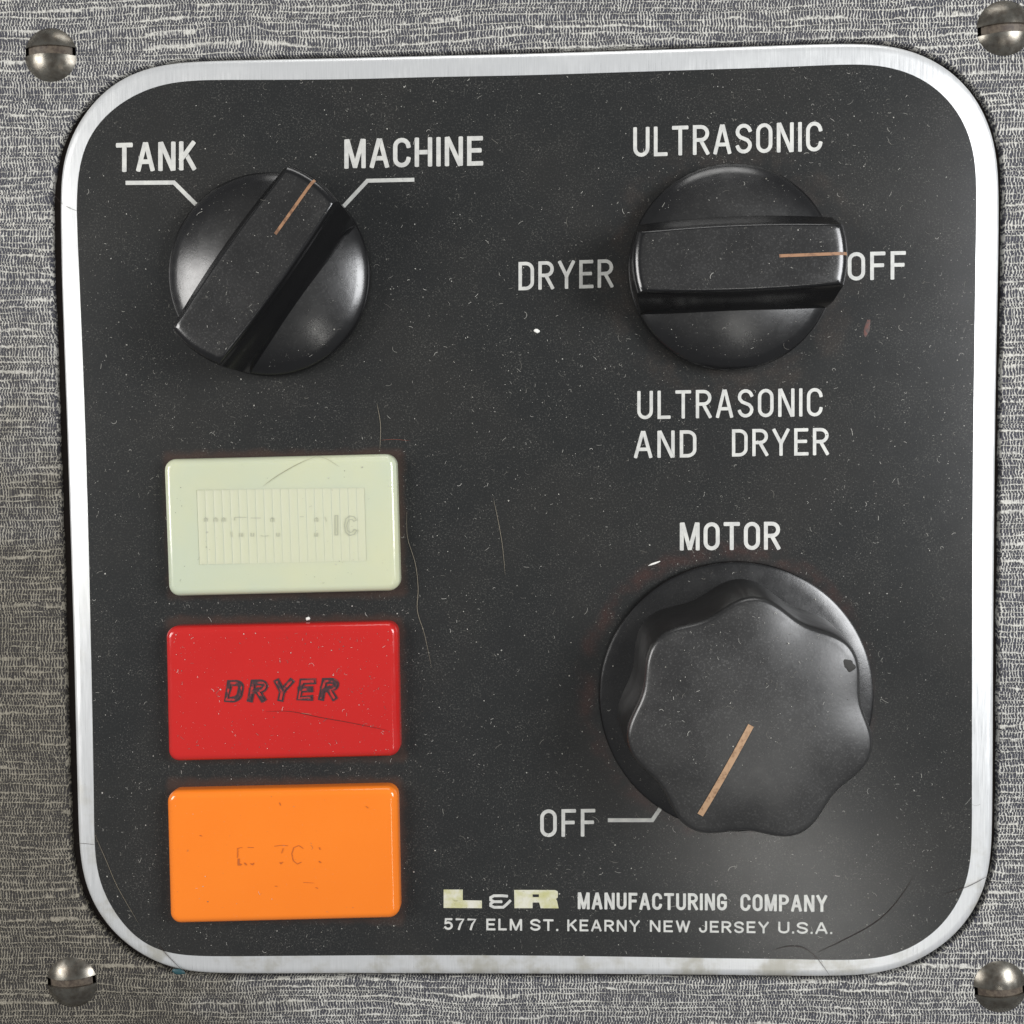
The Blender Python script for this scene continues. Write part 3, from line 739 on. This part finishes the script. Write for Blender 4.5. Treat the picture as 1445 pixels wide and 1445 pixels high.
blob('paint_speck', 434.5, 873, .30, .03, M_ws, 'round white speck between the pale and the red indicators', 'speck', .6)
blob('lint', 923.5, 795, .14, .03, M_ws, 'short white strand of lint at the upper left edge of the motor knob', 'lint', .5, 9, 6.5, math.radians(17))
blob('paint_fleck', 252, 1371, .5, .0, mat_plain('teal_fleck', (34, 70, 76), .5), 'dark teal fleck on the outer edge of the lower left rim', 'paint fleck', .5, 9, 1.8, math.radians(-15))
blob('rust_mark', 1223.5, 463, .32, .025, mat_worn('rust_smear', (92, 52, 44), (58, 50, 48), .35, .7, 2), 'narrow rust red smear under OFF at the right switch', 'smear', .03, 11, 4.5, math.radians(78))
blob('grime_spot', 1197, 939, .8, 13.45, mat_plain('grime', (52, 51, 49), .85), 'grey grime spot on the upper right lobe of the motor knob', 'grime', .2, 24, 1.1)

# dust: fine fibres and grains strewn on the face, caps and knob tops
DV = {'a': ([], []), 'b': ([], [])}
def grain(x, y, z, s, key):
    V, F = DV[key]; b0 = len(V); a = random.uniform(0, 6.28)
    for k in range(4):
        r = s * random.uniform(.6, 1.3); t = a + k * math.pi / 2; V.append((x + r * math.cos(t), y + r * math.sin(t), z + random.uniform(0, .02)))
    V.append((x, y, z + s * .9))
    for k in range(4): F.append((b0 + k, b0 + (k + 1) % 4, b0 + 4))
def fibre(x, y, z, L, w, key):
    V, F = DV[key]; a = random.uniform(0, 6.28); cu = random.gauss(0, 1.0); n = 5; b0 = len(V)
    for i in range(n + 1):
        V.append((x - w * math.sin(a), y + w * math.cos(a), z + .03)); V.append((x + w * math.sin(a), y - w * math.cos(a), z + .03))
        x += L / n * math.cos(a); y += L / n * math.sin(a); a += cu / n * 2
    for i in range(n): F.append((b0 + 2*i, b0 + 2*i + 1, b0 + 2*i + 3, b0 + 2*i + 2))
def inside(x, y, loop):
    c = False; n = len(loop); j = n - 1
    for i in range(n):
        if (loop[i].y > y) != (loop[j].y > y) and x < (loop[j].x - loop[i].x) * (y - loop[i].y) / (loop[j].y - loop[i].y) + loop[i].x: c = not c
        j = i
    return c
loop = inner[::6]
def surf(x, y):
    """height of the dusty surface under a point, or None"""
    for kc, rz in ((KL, math.radians(53)), (KR, math.radians(1.2))):
        dx, dy = x - kc.x, y - kc.y; r = math.hypot(dx, dy)
        if r < 14.6:
            u = dx * math.cos(rz) + dy * math.sin(rz); w = -dx * math.sin(rz) + dy * math.cos(rz)
            if abs(w) < 3.8 and abs(u) < 12.3: return HZ + .06
            if abs(w) > 7.6 and r < 13: return skirt_z(r) + .08
            return None
    dx, dy = x - KM.x, y - KM.y; r = math.hypot(dx, dy)
    if r < 13.8: return cap_top(r) + .04
    if r < 19.4: return 1.5 if r > 17.4 and r < 18.3 else None
    for i, (cx, cy, hx, hy) in enumerate(PLATE_BOXES):
        if abs(x - cx) < hx + .7 and abs(y - cy) < hy + .7:
            if abs(x - cx) < hx - 1 and abs(y - cy) < hy - 1 and random.random() < (.12, .75, .12)[i]: return CAP_Z + .03
            return None
    return .03
xs = [p.x for p in inner]; ys = [p.y for p in inner]; X0, X1, Y0, Y1 = min(xs), max(xs), min(ys), max(ys)
n = 0
while n < 34000:
    x = random.uniform(X0, X1); y = random.uniform(Y0, Y1)
    if not inside(x, y, loop): continue
    n += 1
    near = min([abs(max(abs(x - cx) - hx, abs(y - cy) - hy)) for cx, cy, hx, hy in PLATE_BOXES] + [abs(math.hypot(x - k.x, y - k.y) - rr) for k, rr in ((KL, 14.3), (KR, 14.3), (KM, 19.3))])
    dens = .62 + .38 * math.sin(x * .11 + 1.3) * math.sin(y * .093 + .4) + (.5 if near < 2.5 else 0) + .12 * math.sin(x * .6 + y * .4)
    if random.random() > dens: continue
    z = surf(x, y)
    if z is None: continue
    k = random.random(); key = 'a' if random.random() < .42 else 'b'
    if k < .9: grain(x, y, z, min(.027 * math.exp(random.gauss(0, .55)), .13), key)
    else: fibre(x, y, z, min(.36 * math.exp(random.gauss(0, .5)), 1.6), random.uniform(.010, .02), key)
for key, a, b_ in (('a', (205, 203, 195), (150, 148, 140)), ('b', (125, 122, 114), (86, 84, 80))):
    tag(obj('dust', DV[key][0], DV[key][1], mat_speck('dust_' + key, a, b_), smooth=0),
        'bright dust grains and fibres scattered over the panel' if key == 'a' else 'dull grey dust and lint scattered over the panel', 'dust', kind='stuff')
